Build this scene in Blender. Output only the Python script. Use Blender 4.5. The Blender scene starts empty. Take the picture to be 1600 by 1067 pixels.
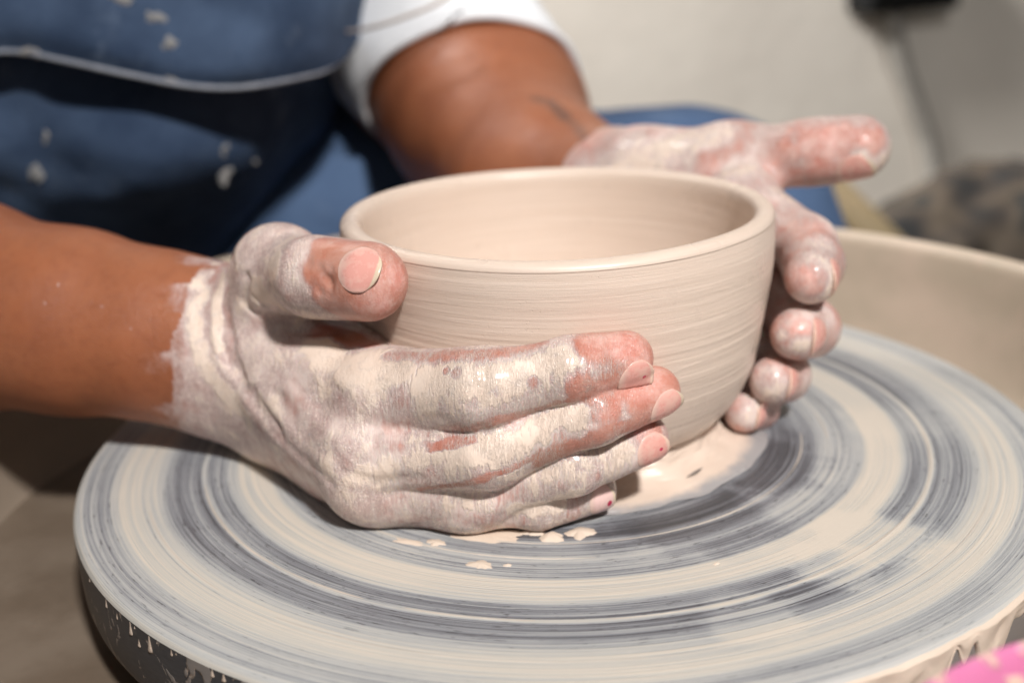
import bpy, math, random
import numpy as np
from mathutils import Vector, Matrix
random.seed(7); rng = np.random.default_rng(7)
sc = bpy.context.scene
COL = sc.collection
R_ = math.radians
# ------------------------------------------------------------------ camera
CD, CH, YAW, PIT, ROL, FPX = .3853, .1658, -.0414, .3320, -.0413, 1903.16
cF = np.array([math.sin(YAW)*math.cos(PIT), math.cos(YAW)*math.cos(PIT), -math.sin(PIT)])
_r = np.array([math.cos(YAW), -math.sin(YAW), 0.]); _u = np.cross(_r, cF)
cR = math.cos(ROL)*_r + math.sin(ROL)*_u; cU = -math.sin(ROL)*_r + math.cos(ROL)*_u
cC = np.array([0, -CD, CH])
cam = bpy.data.cameras.new("camera"); camo = bpy.data.objects.new("camera", cam); COL.objects.link(camo)
camo.matrix_world = Matrix(((cR[0], cU[0], -cF[0], cC[0]), (cR[1], cU[1], -cF[1], cC[1]), (cR[2], cU[2], -cF[2], cC[2]), (0, 0, 0, 1)))
cam.sensor_width = 36; cam.lens = 36*FPX/1600; cam.clip_start = .02; cam.clip_end = 50
cam.dof.use_dof = True; cam.dof.focus_distance = .320; cam.dof.aperture_fstop = 6.8
sc.camera = camo
# ------------------------------------------------------------------ light
world = bpy.data.worlds.new("World"); sc.world = world; world.use_nodes = True
bg = world.node_tree.nodes["Background"]; bg.inputs[0].default_value = (.95, .97, 1, 1); bg.inputs[1].default_value = .13
def lamp(name, loc, target, size, power, color, spread=math.pi):
    l = bpy.data.lights.new(name, 'AREA'); l.shape = 'DISK'; l.size = size; l.energy = power; l.color = color; l.spread = spread
    o = bpy.data.objects.new(name, l); COL.objects.link(o); o.location = loc
    o.rotation_euler = (Vector(target)-Vector(loc)).to_track_quat('-Z', 'Y').to_euler(); return o
KAZ, KEL, KD = R_(21), R_(46), 1.9
lamp("key_lamp", (KD*math.sin(KAZ)*math.cos(KEL), -KD*math.cos(KAZ)*math.cos(KEL), KD*math.sin(KEL)+.03), (0, 0, .03), .15, 7.5, (1, .985, .975), R_(75))
lamp("wall_fill_lamp", (-.65, .62, 1.15), (.25, 1.25, .22), .5, 29, (1, .985, .965), R_(100))  # added fill lamp, brightens the left of the wall so it fades rightwards
sc.cycles.max_bounces = 5; sc.cycles.diffuse_bounces = 3; sc.cycles.glossy_bounces = 2; sc.cycles.transmission_bounces = 2
sc.view_settings.view_transform = 'Standard'; sc.view_settings.look = 'None'; sc.view_settings.exposure = 0; sc.view_settings.gamma = 1
# ------------------------------------------------------------------ helpers: pixels (1600 x 1067 photo) to points
def ray(x, y): return cF + cR*(x-800)/FPX - cU*(y-533.5)/FPX
def Wy(x, y, wy): v = ray(x, y); return cC + v*((wy-cC[1])/v[1])
def Wz(x, y, wz): v = ray(x, y); return cC + v*((wz-cC[2])/v[2])
def project(P):
    q = np.asarray(P)-cC; z = q @ cF
    return np.stack([800+FPX*(q @ cR)/z, 533.5-FPX*(q @ cU)/z], -1), z
# ------------------------------------------------------------------ helpers: materials
def mat(name):
    m = bpy.data.materials.new(name); m.use_nodes = True; nt = m.node_tree
    return m, nt, nt.nodes["Principled BSDF"]
class N:
    def __init__(s, nt): s.nt = nt; s.L = nt.links.new
    def new(s, t, **k):
        n = s.nt.nodes.new(t)
        for a, b in k.items(): setattr(n, a, b)
        return n
    def put(s, sock, v):
        if hasattr(v, 'links') or isinstance(v, bpy.types.NodeSocket): s.L(v, sock)
        elif v is not None:
            if isinstance(v, (tuple, list)) and len(v) == 3 and sock.type == 'RGBA': v = (*v, 1)
            sock.default_value = v
    def math(s, op, a, b=0., c=None, clamp=False):
        n = s.new('ShaderNodeMath', operation=op, use_clamp=clamp); s.put(n.inputs[0], a); s.put(n.inputs[1], b)
        if c is not None: s.put(n.inputs[2], c)
        return n.outputs[0]
    def obj(s): return s.new('ShaderNodeTexCoord').outputs['Object']
    def attr(s, name): return s.new('ShaderNodeAttribute', attribute_name=name).outputs['Fac']
    def mapv(s, v, scale=(1, 1, 1), rot=(0, 0, 0), loc=(0, 0, 0)):
        n = s.new('ShaderNodeMapping'); s.put(n.inputs[0], v); n.inputs['Scale'].default_value = scale; n.inputs['Rotation'].default_value = rot; n.inputs['Location'].default_value = loc
        return n.outputs[0]
    def noise(s, v, scale, detail=3, rough=.5, dist=0):
        n = s.new('ShaderNodeTexNoise'); s.put(n.inputs['Vector'], v); s.put(n.inputs['Scale'], scale); n.inputs['Detail'].default_value = detail; n.inputs['Roughness'].default_value = rough; n.inputs['Distortion'].default_value = dist
        return n.outputs['Fac']
    def voro(s, v, scale, feature='DISTANCE_TO_EDGE', rnd=1):
        n = s.new('ShaderNodeTexVoronoi', feature=feature); s.put(n.inputs['Vector'], v); s.put(n.inputs['Scale'], scale); n.inputs['Randomness'].default_value = rnd
        return n.outputs['Distance']
    def step(s, v, a, b, o0=0., o1=1.):
        n = s.new('ShaderNodeMapRange', interpolation_type='SMOOTHSTEP'); s.put(n.inputs[0], v)
        for i, q in zip((1, 2, 3, 4), (a, b, o0, o1)): s.put(n.inputs[i], q)
        return n.outputs[0]
    def mix(s, f, a, b, blend='MIX'):
        n = s.new('ShaderNodeMix', data_type='RGBA', blend_type=blend); s.put(n.inputs[0], f); s.put(n.inputs[6], a); s.put(n.inputs[7], b)
        return n.outputs[2]
    def ramp(s, f, stops, interp='LINEAR'):
        n = s.new('ShaderNodeValToRGB'); n.color_ramp.interpolation = interp; e = n.color_ramp.elements
        while len(e) > 1: e.remove(e[-1])
        e[0].position = stops[0][0]; e[0].color = col4(stops[0][1])
        for p, c in stops[1:]: q = e.new(p); q.color = col4(c)
        s.put(n.inputs[0], f); return n.outputs[0]
    def bump(s, h, dist, strength=1., normal=None):
        n = s.new('ShaderNodeBump'); s.put(n.inputs['Height'], h); n.inputs['Distance'].default_value = dist; n.inputs['Strength'].default_value = strength
        if normal is not None: s.L(normal, n.inputs['Normal'])
        return n.outputs[0]
    def combine(s, x, y, z):
        n = s.new('ShaderNodeCombineXYZ'); s.put(n.inputs[0], x); s.put(n.inputs[1], y); s.put(n.inputs[2], z); return n.outputs[0]
    def sep(s, v): n = s.new('ShaderNodeSeparateXYZ'); s.put(n.inputs[0], v); return n.outputs
def col4(c): return (c, c, c, 1) if isinstance(c, (int, float)) else (*c, 1)
def srgb(r, g, b): return tuple(((v/255+.055)/1.055)**2.4 if v > 10 else v/3294.6 for v in (r, g, b))
# ------------------------------------------------------------------ helpers: objects
def tag(o, label=None, cat=None, group=None, kind=None):
    for k, v in (('label', label), ('category', cat), ('group', group), ('kind', kind)):
        if v: o[k] = v
    return o
def empty(name, loc=(0, 0, 0)):
    o = bpy.data.objects.new(name, None); COL.objects.link(o); o.location = loc; o.empty_display_size = .03; return o
WORLD_LOC = {}
def mesh(name, V, Fs, m, parent=None, smooth=True, attrs=None, base=None):
    """mesh from WORLD coordinates; base = world point used as the origin"""
    V = np.asarray(V, float); b = np.zeros(3) if base is None else np.asarray(base, float)
    me = bpy.data.meshes.new(name)
    if isinstance(Fs, np.ndarray):
        k = Fs.shape[1]; me.vertices.add(len(V)); me.vertices.foreach_set('co', (V-b).astype(np.float32).ravel())
        me.loops.add(Fs.size); me.loops.foreach_set('vertex_index', Fs.astype(np.int32).ravel())
        me.polygons.add(len(Fs)); me.polygons.foreach_set('loop_start', np.arange(0, Fs.size, k, dtype=np.int32))
        me.update(calc_edges=True)
    else:
        me.from_pydata([tuple(v) for v in (V-b)], [], Fs)
    me.validate()
    if smooth: me.polygons.foreach_set('use_smooth', np.ones(len(me.polygons), bool))
    for k, a in (attrs or {}).items():
        at = me.attributes.new(k, 'FLOAT', 'POINT'); at.data.foreach_set('value', np.asarray(a, np.float32))
    me.update(); me.materials.append(m)
    o = bpy.data.objects.new(name, me); COL.objects.link(o); WORLD_LOC[o.name] = b
    if parent is not None:
        o.parent = parent; o.location = b - np.array(WORLD_LOC.get(parent.name, np.array(parent.location)))
    else: o.location = b
    return o
def lathe(prof, n=128, cx=0., cy=0., closed=False):
    prof = np.asarray(prof, float); a = np.linspace(0, 2*np.pi, n, endpoint=False)
    V = np.stack([cx+prof[:, 0, None]*np.cos(a), cy+prof[:, 0, None]*np.sin(a), prof[:, 1, None]+0*a], -1)
    m_ = len(prof); idx = np.arange(m_*n).reshape(m_, n); i2 = np.roll(idx, -1, 1)
    F = np.stack([idx[:-1], i2[:-1], i2[1:], idx[1:]], -1).reshape(-1, 4)
    return V.reshape(-1, 3), F
def spline(P, n):
    """Catmull-Rom through rows of P"""
    P = np.asarray(P, float); Q = np.vstack([2*P[0]-P[1], P, 2*P[-1]-P[-2]]); t = np.linspace(0, len(P)-1, n); i = np.minimum(t.astype(int), len(P)-2); f = (t-i)[:, None]
    a, b, c, d = Q[i], Q[i+1], Q[i+2], Q[i+3]
    return .5*((2*b)+(-a+c)*f+(2*a-5*b+4*c-d)*f*f+(-a+3*b-3*c+d)*f**3)
def tube(P, rad, n=16, caps=True):
    P = np.asarray(P, float); rad = np.broadcast_to(np.asarray(rad, float), (len(P),)); T = np.gradient(P, axis=0); T /= np.linalg.norm(T, axis=1)[:, None]
    up = np.array([0, 0, 1.]) if abs(T[0, 2]) < .9 else np.array([1., 0, 0]); V = []
    s = np.cross(up, T[0])
    for p, t, r in zip(P, T, rad):
        s = s - t*(s @ t); s /= np.linalg.norm(s); b = np.cross(t, s); a = np.linspace(0, 2*np.pi, n, endpoint=False)
        V.append(p + r*(np.cos(a)[:, None]*s + np.sin(a)[:, None]*b))
    V = np.concatenate(V); idx = np.arange(len(P)*n).reshape(len(P), n); i2 = np.roll(idx, -1, 1)
    F = [list(map(int, q)) for q in np.stack([idx[:-1], i2[:-1], i2[1:], idx[1:]], -1).reshape(-1, 4)]
    if caps: F += [list(map(int, idx[0][::-1])), list(map(int, idx[-1]))]
    return V, F
def grid_faces(a, b):
    idx = np.arange(a*b).reshape(a, b); return np.stack([idx[:-1, :-1], idx[:-1, 1:], idx[1:, 1:], idx[1:, :-1]], -1).reshape(-1, 4)
def subdiv_net(net, nu, nv):
    """smooth sheet through a net of control points"""
    net = np.asarray(net, float); A = np.stack([spline(r, nv) for r in net]); return np.stack([spline(A[:, j], nu) for j in range(nv)], 1)
def sheet(name, S, m, parent, thick=.0025, **k):
    a, b = S.shape[:2]; du = np.gradient(S, axis=0); dv = np.gradient(S, axis=1); nn = np.cross(du, dv); nn /= np.linalg.norm(nn, axis=-1)[..., None]+1e-12
    V = np.concatenate([(S+nn*thick/2).reshape(-1, 3), (S-nn*thick/2).reshape(-1, 3)]); F = grid_faces(a, b); o = a*b
    idx = np.arange(a*b).reshape(a, b); per = np.concatenate([idx[0, :-1], idx[:-1, -1], idx[-1, :0:-1], idx[:0:-1, 0]]); p2 = np.roll(per, -1)
    return mesh(name, V, np.concatenate([F, F[:, ::-1]+o, np.stack([per, per+o, p2+o, p2], -1)]), m, parent, **k)
# value noise on points
_tab = rng.random((32, 32, 32)).astype(np.float32)
def vnoise(P, scale):
    q = np.asarray(P, np.float32)*scale; i = np.floor(q).astype(int); f = q-i; f = f*f*(3-2*f); out = 0
    for a in (0, 1):
        for b in (0, 1):
            for c in (0, 1):
                w = (f[..., 0] if a else 1-f[..., 0])*(f[..., 1] if b else 1-f[..., 1])*(f[..., 2] if c else 1-f[..., 2])
                out = out + w*_tab[(i[..., 0]+a) % 32, (i[..., 1]+b) % 32, (i[..., 2]+c) % 32]
    return out*2-1
# ------------------------------------------------------------------ signed distance bodies and surface nets
class Field:
    def __init__(s, lo, hi, h):
        s.lo = np.array(lo, np.float32); s.h = h; s.n = np.ceil((np.array(hi)-lo)/h).astype(int)+1
        s.ax = [(s.lo[i]+h*np.arange(s.n[i])).astype(np.float32) for i in range(3)]
    def full(s): return np.full(s.n, .5, np.float32)
    def sl(s, lo, hi):
        a = np.clip(np.floor((np.asarray(lo)-s.lo)/s.h).astype(int), 0, s.n); b = np.clip(np.ceil((np.asarray(hi)-s.lo)/s.h).astype(int)+1, 0, s.n)
        return tuple(slice(x, y) for x, y in zip(a, b))
    def cone(s, a, b, ra, rb, flat=None, margin=.016):
        """tapered capsule; flat = (direction, factor) squeezes the section"""
        a = np.asarray(a, np.float32); b = np.asarray(b, np.float32); R = max(ra, rb)+margin
        sl = s.sl(np.minimum(a, b)-R, np.maximum(a, b)+R)
        X = s.ax[0][sl[0]][:, None, None]-a[0]; Y = s.ax[1][sl[1]][None, :, None]-a[1]; Z = s.ax[2][sl[2]][None, None, :]-a[2]
        d = b-a; L2 = float(d @ d)+1e-12; t = np.clip((X*d[0]+Y*d[1]+Z*d[2])/L2, 0, 1)
        ox, oy, oz = X-t*d[0], Y-t*d[1], Z-t*d[2]; q = ox*ox+oy*oy+oz*oz
        if flat is not None:
            n, f = np.asarray(flat[0], float), flat[1]; n = n/np.linalg.norm(n); e = ox*n[0]+oy*n[1]+oz*n[2]; q = q+e*e*(1/f**2-1)
        return sl, (np.sqrt(q)-(ra+(rb-ra)*t)).astype(np.float32)
def smin(a, b, k):
    h = np.maximum(k-np.abs(a-b), 0)/k; return np.minimum(a, b)-h*h*k*.25
def smax(a, b, k): return -smin(-a, -b, k)
def surface_nets(D, lo, h):
    ins = D < 0; c = np.zeros(tuple(np.array(D.shape)-1), np.uint8)
    for a in (0, 1):
        for b in (0, 1):
            for e in (0, 1): c += ins[a:D.shape[0]-1+a, b:D.shape[1]-1+b, e:D.shape[2]-1+e]
    act = np.argwhere((c > 0) & (c < 8)); vid = np.full(c.shape, -1, np.int32); vid[tuple(act.T)] = np.arange(len(act))
    acc = np.zeros((len(act), 3)); cnt = np.zeros(len(act)); off = [np.array(o) for o in np.ndindex(2, 2, 2)]
    for o in off:
        for k in range(3):
            if o[k]: continue
            o2 = o.copy(); o2[k] = 1; d0 = D[tuple((act+o).T)]; d1 = D[tuple((act+o2).T)]; m = (d0 < 0) != (d1 < 0)
            t = np.where(m, d0/(d0-d1+1e-20), 0); p = np.repeat(o[None].astype(float), len(act), 0); p[:, k] = t; acc[m] += p[m]; cnt[m] += 1
    V = (act+acc/cnt[:, None])*h+lo; Fs = []
    for k in range(3):
        a, b = (k+1) % 3, (k+2) % 3; sl0 = [slice(None)]*3; sl1 = [slice(None)]*3; sl0[k] = slice(0, -1); sl1[k] = slice(1, None)
        e = ins[tuple(sl0)] != ins[tuple(sl1)]; ed = np.argwhere(e); ok = (ed[:, a] > 0) & (ed[:, b] > 0) & (ed[:, a] < c.shape[a]) & (ed[:, b] < c.shape[b]); ed = ed[ok]
        q = []
        for da, db in ((1, 1), (0, 1), (0, 0), (1, 0)):
            g = ed.copy(); g[:, a] -= da; g[:, b] -= db; q.append(vid[tuple(g.T)])
        q = np.stack(q, 1); fl = ins[tuple(ed.T)]; q[~fl] = q[~fl][:, ::-1]; Fs.append(q)
    return V, np.concatenate(Fs)
def relax(V, F, it=2, lam=.5):
    e = np.concatenate([F[:, [0, 1]], F[:, [1, 2]], F[:, [2, 3]], F[:, [3, 0]]]); V = V.copy()
    deg = np.bincount(e[:, 0], minlength=len(V))+np.bincount(e[:, 1], minlength=len(V))
    for k in range(it*2):
        s = np.zeros_like(V)
        for ax in range(3): s[:, ax] = np.bincount(e[:, 0], V[e[:, 1], ax], len(V))+np.bincount(e[:, 1], V[e[:, 0], ax], len(V))
        V += (lam if k % 2 == 0 else -lam*1.04)*(s/deg[:, None]-V)
    return V
def normals(V, F):
    n = np.cross(V[F[:, 2]]-V[F[:, 0]], V[F[:, 3]]-V[F[:, 1]]); out = np.zeros_like(V)
    for j in range(4):
        for ax in range(3): out[:, ax] += np.bincount(F[:, j], n[:, ax], len(V))
    return out/(np.linalg.norm(out, axis=1)[:, None]+1e-20)
#MATERIALS
# ------------------------------------------------------------------ materials
CREAM = (.70, .565, .45)
def clay_material():
    m, nt, b = mat("wet_clay"); n = N(nt); o = n.obj(); x, y, z = n.sep(o)
    r = n.math('SQRT', n.math('ADD', n.math('MULTIPLY', x, x), n.math('MULTIPLY', y, y)))
    cs = n.math('DIVIDE', x, r); sn = n.math('DIVIDE', y, r)
    spin = n.combine(n.math('MULTIPLY', cs, 1.4), n.math('MULTIPLY', sn, 1.4), n.math('ADD', n.math('MULTIPLY', z, 900), n.math('MULTIPLY', r, 300)))
    s1 = n.noise(spin, 1., 5, .65, .25); s2 = n.noise(spin, 4.3, 3, .6)
    pit = n.step(n.voro(o, 700, 'F1'), .06, .16); pm = n.step(n.noise(o, 60, 2), .54, .7); pit = n.math('MAXIMUM', pit, n.math('SUBTRACT', 1, pm))
    g = n.noise(o, 1500, 2, .6)
    c = n.mix(n.step(s1, .3, .7), (.68, .545, .445), (.735, .60, .50)); c = n.mix(n.math('MULTIPLY', n.noise(o, 35, 4), .3), c, (.68, .51, .39))
    c = n.mix(n.math('MULTIPLY', n.math('SUBTRACT', 1, pit), .2), c, (.35, .25, .18))
    fe = n.math('MULTIPLY', n.step(n.math('ADD', r, n.math('MULTIPLY', n.math('SUBTRACT', n.noise(o, 140, 4), .5), .006)), .0605, .0655), n.step(z, .003, .0014)); c = n.mix(n.math('MULTIPLY', fe, .85), c, (.30, .30, .31))
    n.put(b.inputs['Base Color'], c)
    n.put(b.inputs['Roughness'], n.step(n.noise(o, 70, 3), .35, .65, .27, .5)); b.inputs['Specular IOR Level'].default_value = .42
    b.inputs['Coat Weight'].default_value = .22; b.inputs['Coat Roughness'].default_value = .3
    h = n.math('ADD', n.math('ADD', n.math('MULTIPLY', s1, .9), n.math('MULTIPLY', s2, .35)), n.math('ADD', n.math('MULTIPLY', g, .12), n.math('MULTIPLY', pit, .5)))
    n.L(n.bump(h, .00030, .8), b.inputs['Normal']); return m
def slip_material():
    m, nt, b = mat("liquid_slip"); n = N(nt); o = n.obj(); g = n.noise(o, 120, 4, .6)
    n.put(b.inputs['Base Color'], n.mix(g, (.66, .53, .42), (.75, .62, .5))); n.put(b.inputs['Roughness'], n.step(g, .3, .7, .3, .55))
    n.L(n.bump(n.noise(o, 700, 3), .0002, .5), b.inputs['Normal']); return m
def wheel_material():
    m, nt, b = mat("clay_smeared_wheel"); n = N(nt); o = n.obj(); x, y, z = n.sep(o)
    r = n.math('SQRT', n.math('ADD', n.math('MULTIPLY', x, x), n.math('MULTIPLY', y, y))); cs = n.math('DIVIDE', x, r); sn = n.math('DIVIDE', y, r)
    wob = n.noise(n.combine(n.math('MULTIPLY', cs, 1.2), n.math('MULTIPLY', sn, 1.2), n.math('MULTIPLY', r, 25)), 1.3, 3, .55)
    rr = n.math('ADD', r, n.math('MULTIPLY', n.math('SUBTRACT', wob, .5), .0032))
    st = [(.0, .5), (.060, .85), (.0635, .70), (.068, .42), (.072, .20), (.0775, .26), (.079, .46), (.080, .44), (.086, .44), (.0885, .60), (.0905, .50), (.0985, .50), (.1005, .90), (.1085, .92), (.112, .60), (.1145, .30), (.1188, .34), (.1198, .70), (.1206, .68), (.1214, .22), (.123, .32), (.1262, .42), (.1285, .28), (.131, .48), (.136, .80), (.144, .84), (.149, .60), (.152, .50), (.156, .58), (.1595, .66)]
    f = n.ramp(n.math('DIVIDE', rr, .16), [(min(1, p/.16), v) for p, v in st])
    def streak(kr, ka, sc_, det, off):
        return n.noise(n.combine(n.math('MULTIPLY', cs, ka), n.math('MULTIPLY', sn, ka), n.math('ADD', n.math('MULTIPLY', r, kr), off)), sc_, det, .62, .15)
    s1 = streak(1250, .7, 1., 6, 3.); s2 = streak(2300, 1.5, 1., 4, 9.); s3 = streak(260, 1.1, 1., 3, 17.); fl = n.noise(n.combine(n.math('MULTIPLY', cs, 26), n.math('MULTIPLY', sn, 26), n.math('MULTIPLY', r, 1900)), 1., 3, .6)
    f = n.math('ADD', f, n.math('MULTIPLY', n.math('SUBTRACT', s1, .5), .95)); f = n.math('ADD', f, n.math('MULTIPLY', n.math('SUBTRACT', s2, .5), .95)); f = n.math('ADD', f, n.math('MULTIPLY', n.math('SUBTRACT', s3, .5), .45))
    big = n.noise(o, 14, 4, .6); f = n.math('ADD', f, n.math('MULTIPLY', n.math('SUBTRACT', big, .5), .30))
    # a puddle of smeared slip on the right and clean dragged patches
    def spot(px, py, rad):
        c = Wz(px, py, 0); d = n.math('SQRT', n.math('ADD', n.math('POWER', n.math('SUBTRACT', x, float(c[0])), 2), n.math('POWER', n.math('SUBTRACT', y, float(c[1])), 2)))
        d = n.math('ADD', d, n.math('MULTIPLY', n.math('SUBTRACT', n.noise(o, 60, 4, .6), .5), rad*1.2)); return n.step(d, rad, rad*.45)
    for (px, py, rad, amt) in ((1370, 840, .020, .42), (1300, 880, .016, .3), (1180, 960, .016, .2), (1390, 660, .022, .15)): f = n.math('ADD', f, n.math('MULTIPLY', spot(px, py, rad), amt))
    for (px, py, rad, amt) in ((1060, 800, .035, -.2), (1180, 720, .03, -.2)): f = n.math('ADD', f, n.math('MULTIPLY', spot(px, py, rad), amt))
    f = n.math('ADD', f, 0., clamp=True)
    thin = n.ramp(f, [(0, (.07, .07, .075)), (.16, (.135, .135, .148)), (.36, (.27, .275, .29)), (.58, (.46, .458, .445)), (.78, (.575, .54, .48)), (1, (.67, .59, .495))])
    dark = n.math('MULTIPLY', n.step(fl, .60, .68), n.step(f, .75, .35)); thin = n.mix(n.math('MULTIPLY', dark, .8), thin, (.035, .033, .035))
    n.put(b.inputs['Base Color'], thin); n.put(b.inputs['Roughness'], n.step(f, .2, .9, .36, .55)); b.inputs['Specular IOR Level'].default_value = .4
    n.L(n.bump(n.math('ADD', f, n.math('MULTIPLY', s2, .4)), .0004, .6), b.inputs['Normal']); return m
def wheel_side_material():
    m, nt, b = mat("wheel_edge"); n = N(nt); o = n.obj(); x, y, z = n.sep(o)
    g = n.noise(n.mapv(o, (75, 75, 75)), 1., 4, .55, 2.2); fac = n.math('ADD', g, n.step(x, -.02, .16, -.05, .25)); lim = n.step(fac, .53, .57); edge = n.step(n.math('ABSOLUTE', n.math('SUBTRACT', fac, .55)), .02, .0)
    br = n.noise(n.mapv(o, (300, 300, 2500)), 1., 3); dk = n.mix(br, (.03, .03, .032), (.085, .085, .09))
    c = n.mix(n.math('MULTIPLY', lim, .75), dk, (.30, .265, .24)); c = n.mix(n.math('MULTIPLY', edge, .5), c, (.55, .42, .32)); n.put(b.inputs['Base Color'], c); b.inputs['Roughness'].default_value = .42
    n.L(n.bump(n.math('ADD', lim, n.math('MULTIPLY', br, .2)), .0004, .8), b.inputs['Normal']); return m
def skin_material(name, spec=.45):
    m, nt, b = mat(name); n = N(nt); o = n.obj()
    clay = n.attr('clay'); pink = n.attr('pink'); hairy = n.attr('hairy'); inkm = n.attr('ink')
    n1 = n.noise(o, 95, 5, .55, .6); n3 = n.noise(o, 700, 4, .6)
    hv = n.mapv(o, (1700, 260, 150), (0, R_(12), 0)); hair = n.noise(hv, 1., 4, .6, .7); hair2 = n.noise(n.mapv(o, (2300, 300, 260), (0, R_(30), 0)), 1., 3, .55, 1.0)
    hline = n.math('MAXIMUM', n.step(n.math('ABSOLUTE', n.math('SUBTRACT', hair, .5)), .034, .008), n.step(n.math('ABSOLUTE', n.math('SUBTRACT', hair2, .5)), .024, .005))
    hline = n.math('MULTIPLY', n.math('MULTIPLY', hline, n.math('MULTIPLY', n.step(hairy, .1, .6), n.step(clay, .02, .08))), n.step(n.noise(o, 95, 3), .40, .52))
    fib = n.noise(n.mapv(o, (620, 230, 150), (0, R_(14), 0)), 1., 4, .58, .8)
    # fine skin lines: two crossing families of furrows and a cell net
    w1 = n.noise(n.mapv(o, (1250, 240, 330), (0, R_(38), 0)), 1., 2, .5, .5); w2 = n.noise(n.mapv(o, (330, 330, 1300), (0, R_(24), 0)), 1., 2, .5, .5)
    fur = n.math('MAXIMUM', n.step(n.math('ABSOLUTE', n.math('SUBTRACT', w1, .5)), .085, .015), n.math('MULTIPLY', n.step(n.math('ABSOLUTE', n.math('SUBTRACT', w2, .5)), .075, .01), .7))
    net = n.step(n.voro(n.mapv(o, (1000, 820, 760), (0, R_(-28), 0)), 1.), .20, .02); crack = n.math('MAXIMUM', fur, n.math('MULTIPLY', net, .6)); crack = n.math('MULTIPLY', crack, n.step(n.noise(o, 60, 3), .30, .55))
    mm = n.math('ADD', clay, n.math('MULTIPLY', n.math('SUBTRACT', n1, .5), .75)); mm = n.math('ADD', mm, n.math('MULTIPLY', n.math('SUBTRACT', fib, .5), n.math('ADD', n.math('MULTIPLY', hairy, .55), .28))); mm = n.math('ADD', mm, n.math('MULTIPLY', n.math('SUBTRACT', n3, .5), .10)); mm = n.math('ADD', mm, n.math('MULTIPLY', n.math('MULTIPLY', n.math('SUBTRACT', hair, .5), n.step(hairy, .1, .6)), .34))
    gate = n.step(clay, .02, .2); thin = n.math('MULTIPLY', n.step(mm, .14, .50), gate); thick = n.math('MULTIPLY', n.step(mm, .56, .72), gate)
    brown = n.mix(n.noise(o, 40, 4), srgb(134, 75, 47), srgb(176, 110, 75)); brown = n.mix(n.math('MULTIPLY', n.step(n.noise(o, 300, 4), .45, .7), .25), brown, srgb(128, 72, 50)); frk = n.step(n.voro(o, 95, 'F1'), .05, .09); brown = n.mix(n.math('MULTIPLY', n.math('SUBTRACT', 1, frk), .3), brown, srgb(110, 50, 30))
    pk = n.mix(n.step(n.noise(o, 150, 5, .65), .3, .7), srgb(208, 138, 122), srgb(236, 194, 182)); pk = n.mix(n.math('MULTIPLY', crack, .22), pk, srgb(170, 92, 82)); pk = n.mix(n.math('MULTIPLY', n.step(n.noise(o, 330, 4, .65), .54, .72), .45), pk, srgb(236, 206, 196)); skin = n.mix(pink, brown, pk)
    film = n.mix(n.step(mm, .28, .66), srgb(204, 174, 166), srgb(238, 222, 212)); film = n.mix(n.math('MULTIPLY', crack, .55), film, srgb(150, 116, 112))
    cream = n.mix(n.noise(o, 260, 3), srgb(234, 208, 187), srgb(243, 224, 208)); cream = n.mix(n.math('MULTIPLY', n.step(n.noise(o, 240, 3, .5), .56, .72), .40), cream, srgb(198, 184, 176))
    c = n.mix(n.math('MULTIPLY', thin, .90), skin, film); c = n.mix(n.math('MULTIPLY', hline, .6), c, srgb(234, 222, 212)); c = n.mix(n.math('MULTIPLY', thick, .95), c, cream); c = n.mix(n.math('MULTIPLY', inkm, .9), c, srgb(78, 58, 52))
    n.put(b.inputs['Base Color'], c)
    wet = n.math('MULTIPLY', n.math('MAXIMUM', thick, n.math('MULTIPLY', thin, .6)), n.step(n.noise(o, 60, 3), .42, .56)); rough = n.math('ADD', n.math('MULTIPLY', thin, -.02), .46); rough = n.math('SUBTRACT', rough, n.math('MULTIPLY', wet, n.math('ADD', n.math('MULTIPLY', hairy, .26), .12))); rough = n.math('SUBTRACT', rough, n.math('MULTIPLY', n.math('MULTIPLY', pink, n.math('SUBTRACT', 1, thin)), .18))
    n.put(b.inputs['Roughness'], rough); b.inputs['Specular IOR Level'].default_value = spec
    n.put(b.inputs['Subsurface Weight'], n.math('MULTIPLY', n.math('SUBTRACT', 1, thick), .15)); b.inputs['Subsurface Radius'].default_value = (1, .35, .2); b.inputs['Subsurface Scale'].default_value = .002
    n.put(b.inputs['Coat Weight'], n.math('MULTIPLY', n.math('ADD', n.math('MULTIPLY', wet, .75), n.math('MULTIPLY', n.math('MULTIPLY', pink, gate), .22)), n.math('ADD', .30, n.math('MULTIPLY', hairy, .70)))); b.inputs['Coat Roughness'].default_value = .16
    onh = n.step(clay, .02, .2); h = n.math('ADD', n.math('MULTIPLY', thick, .55), n.math('MULTIPLY', n.math('MULTIPLY', crack, onh), -.42)); h = n.math('ADD', h, n.math('MULTIPLY', n.math('MULTIPLY', n.math('SUBTRACT', 1, onh), crack), -.32)); h = n.math('ADD', h, n.math('MULTIPLY', n3, n.math('ADD', .06, n.math('MULTIPLY', n.math('SUBTRACT', 1, thin), .2)))); h = n.math('ADD', h, n.math('MULTIPLY', hline, .3)); h = n.math('ADD', h, n.math('MULTIPLY', n.noise(o, 1900, 2), n.math('ADD', .03, n.math('MULTIPLY', n.math('SUBTRACT', 1, thin), .10)))); h = n.math('ADD', h, n.math('MULTIPLY', n.math('MULTIPLY', fib, thick), .16))
    n.L(n.bump(h, .00042, .75), b.inputs['Normal']); return m
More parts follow.
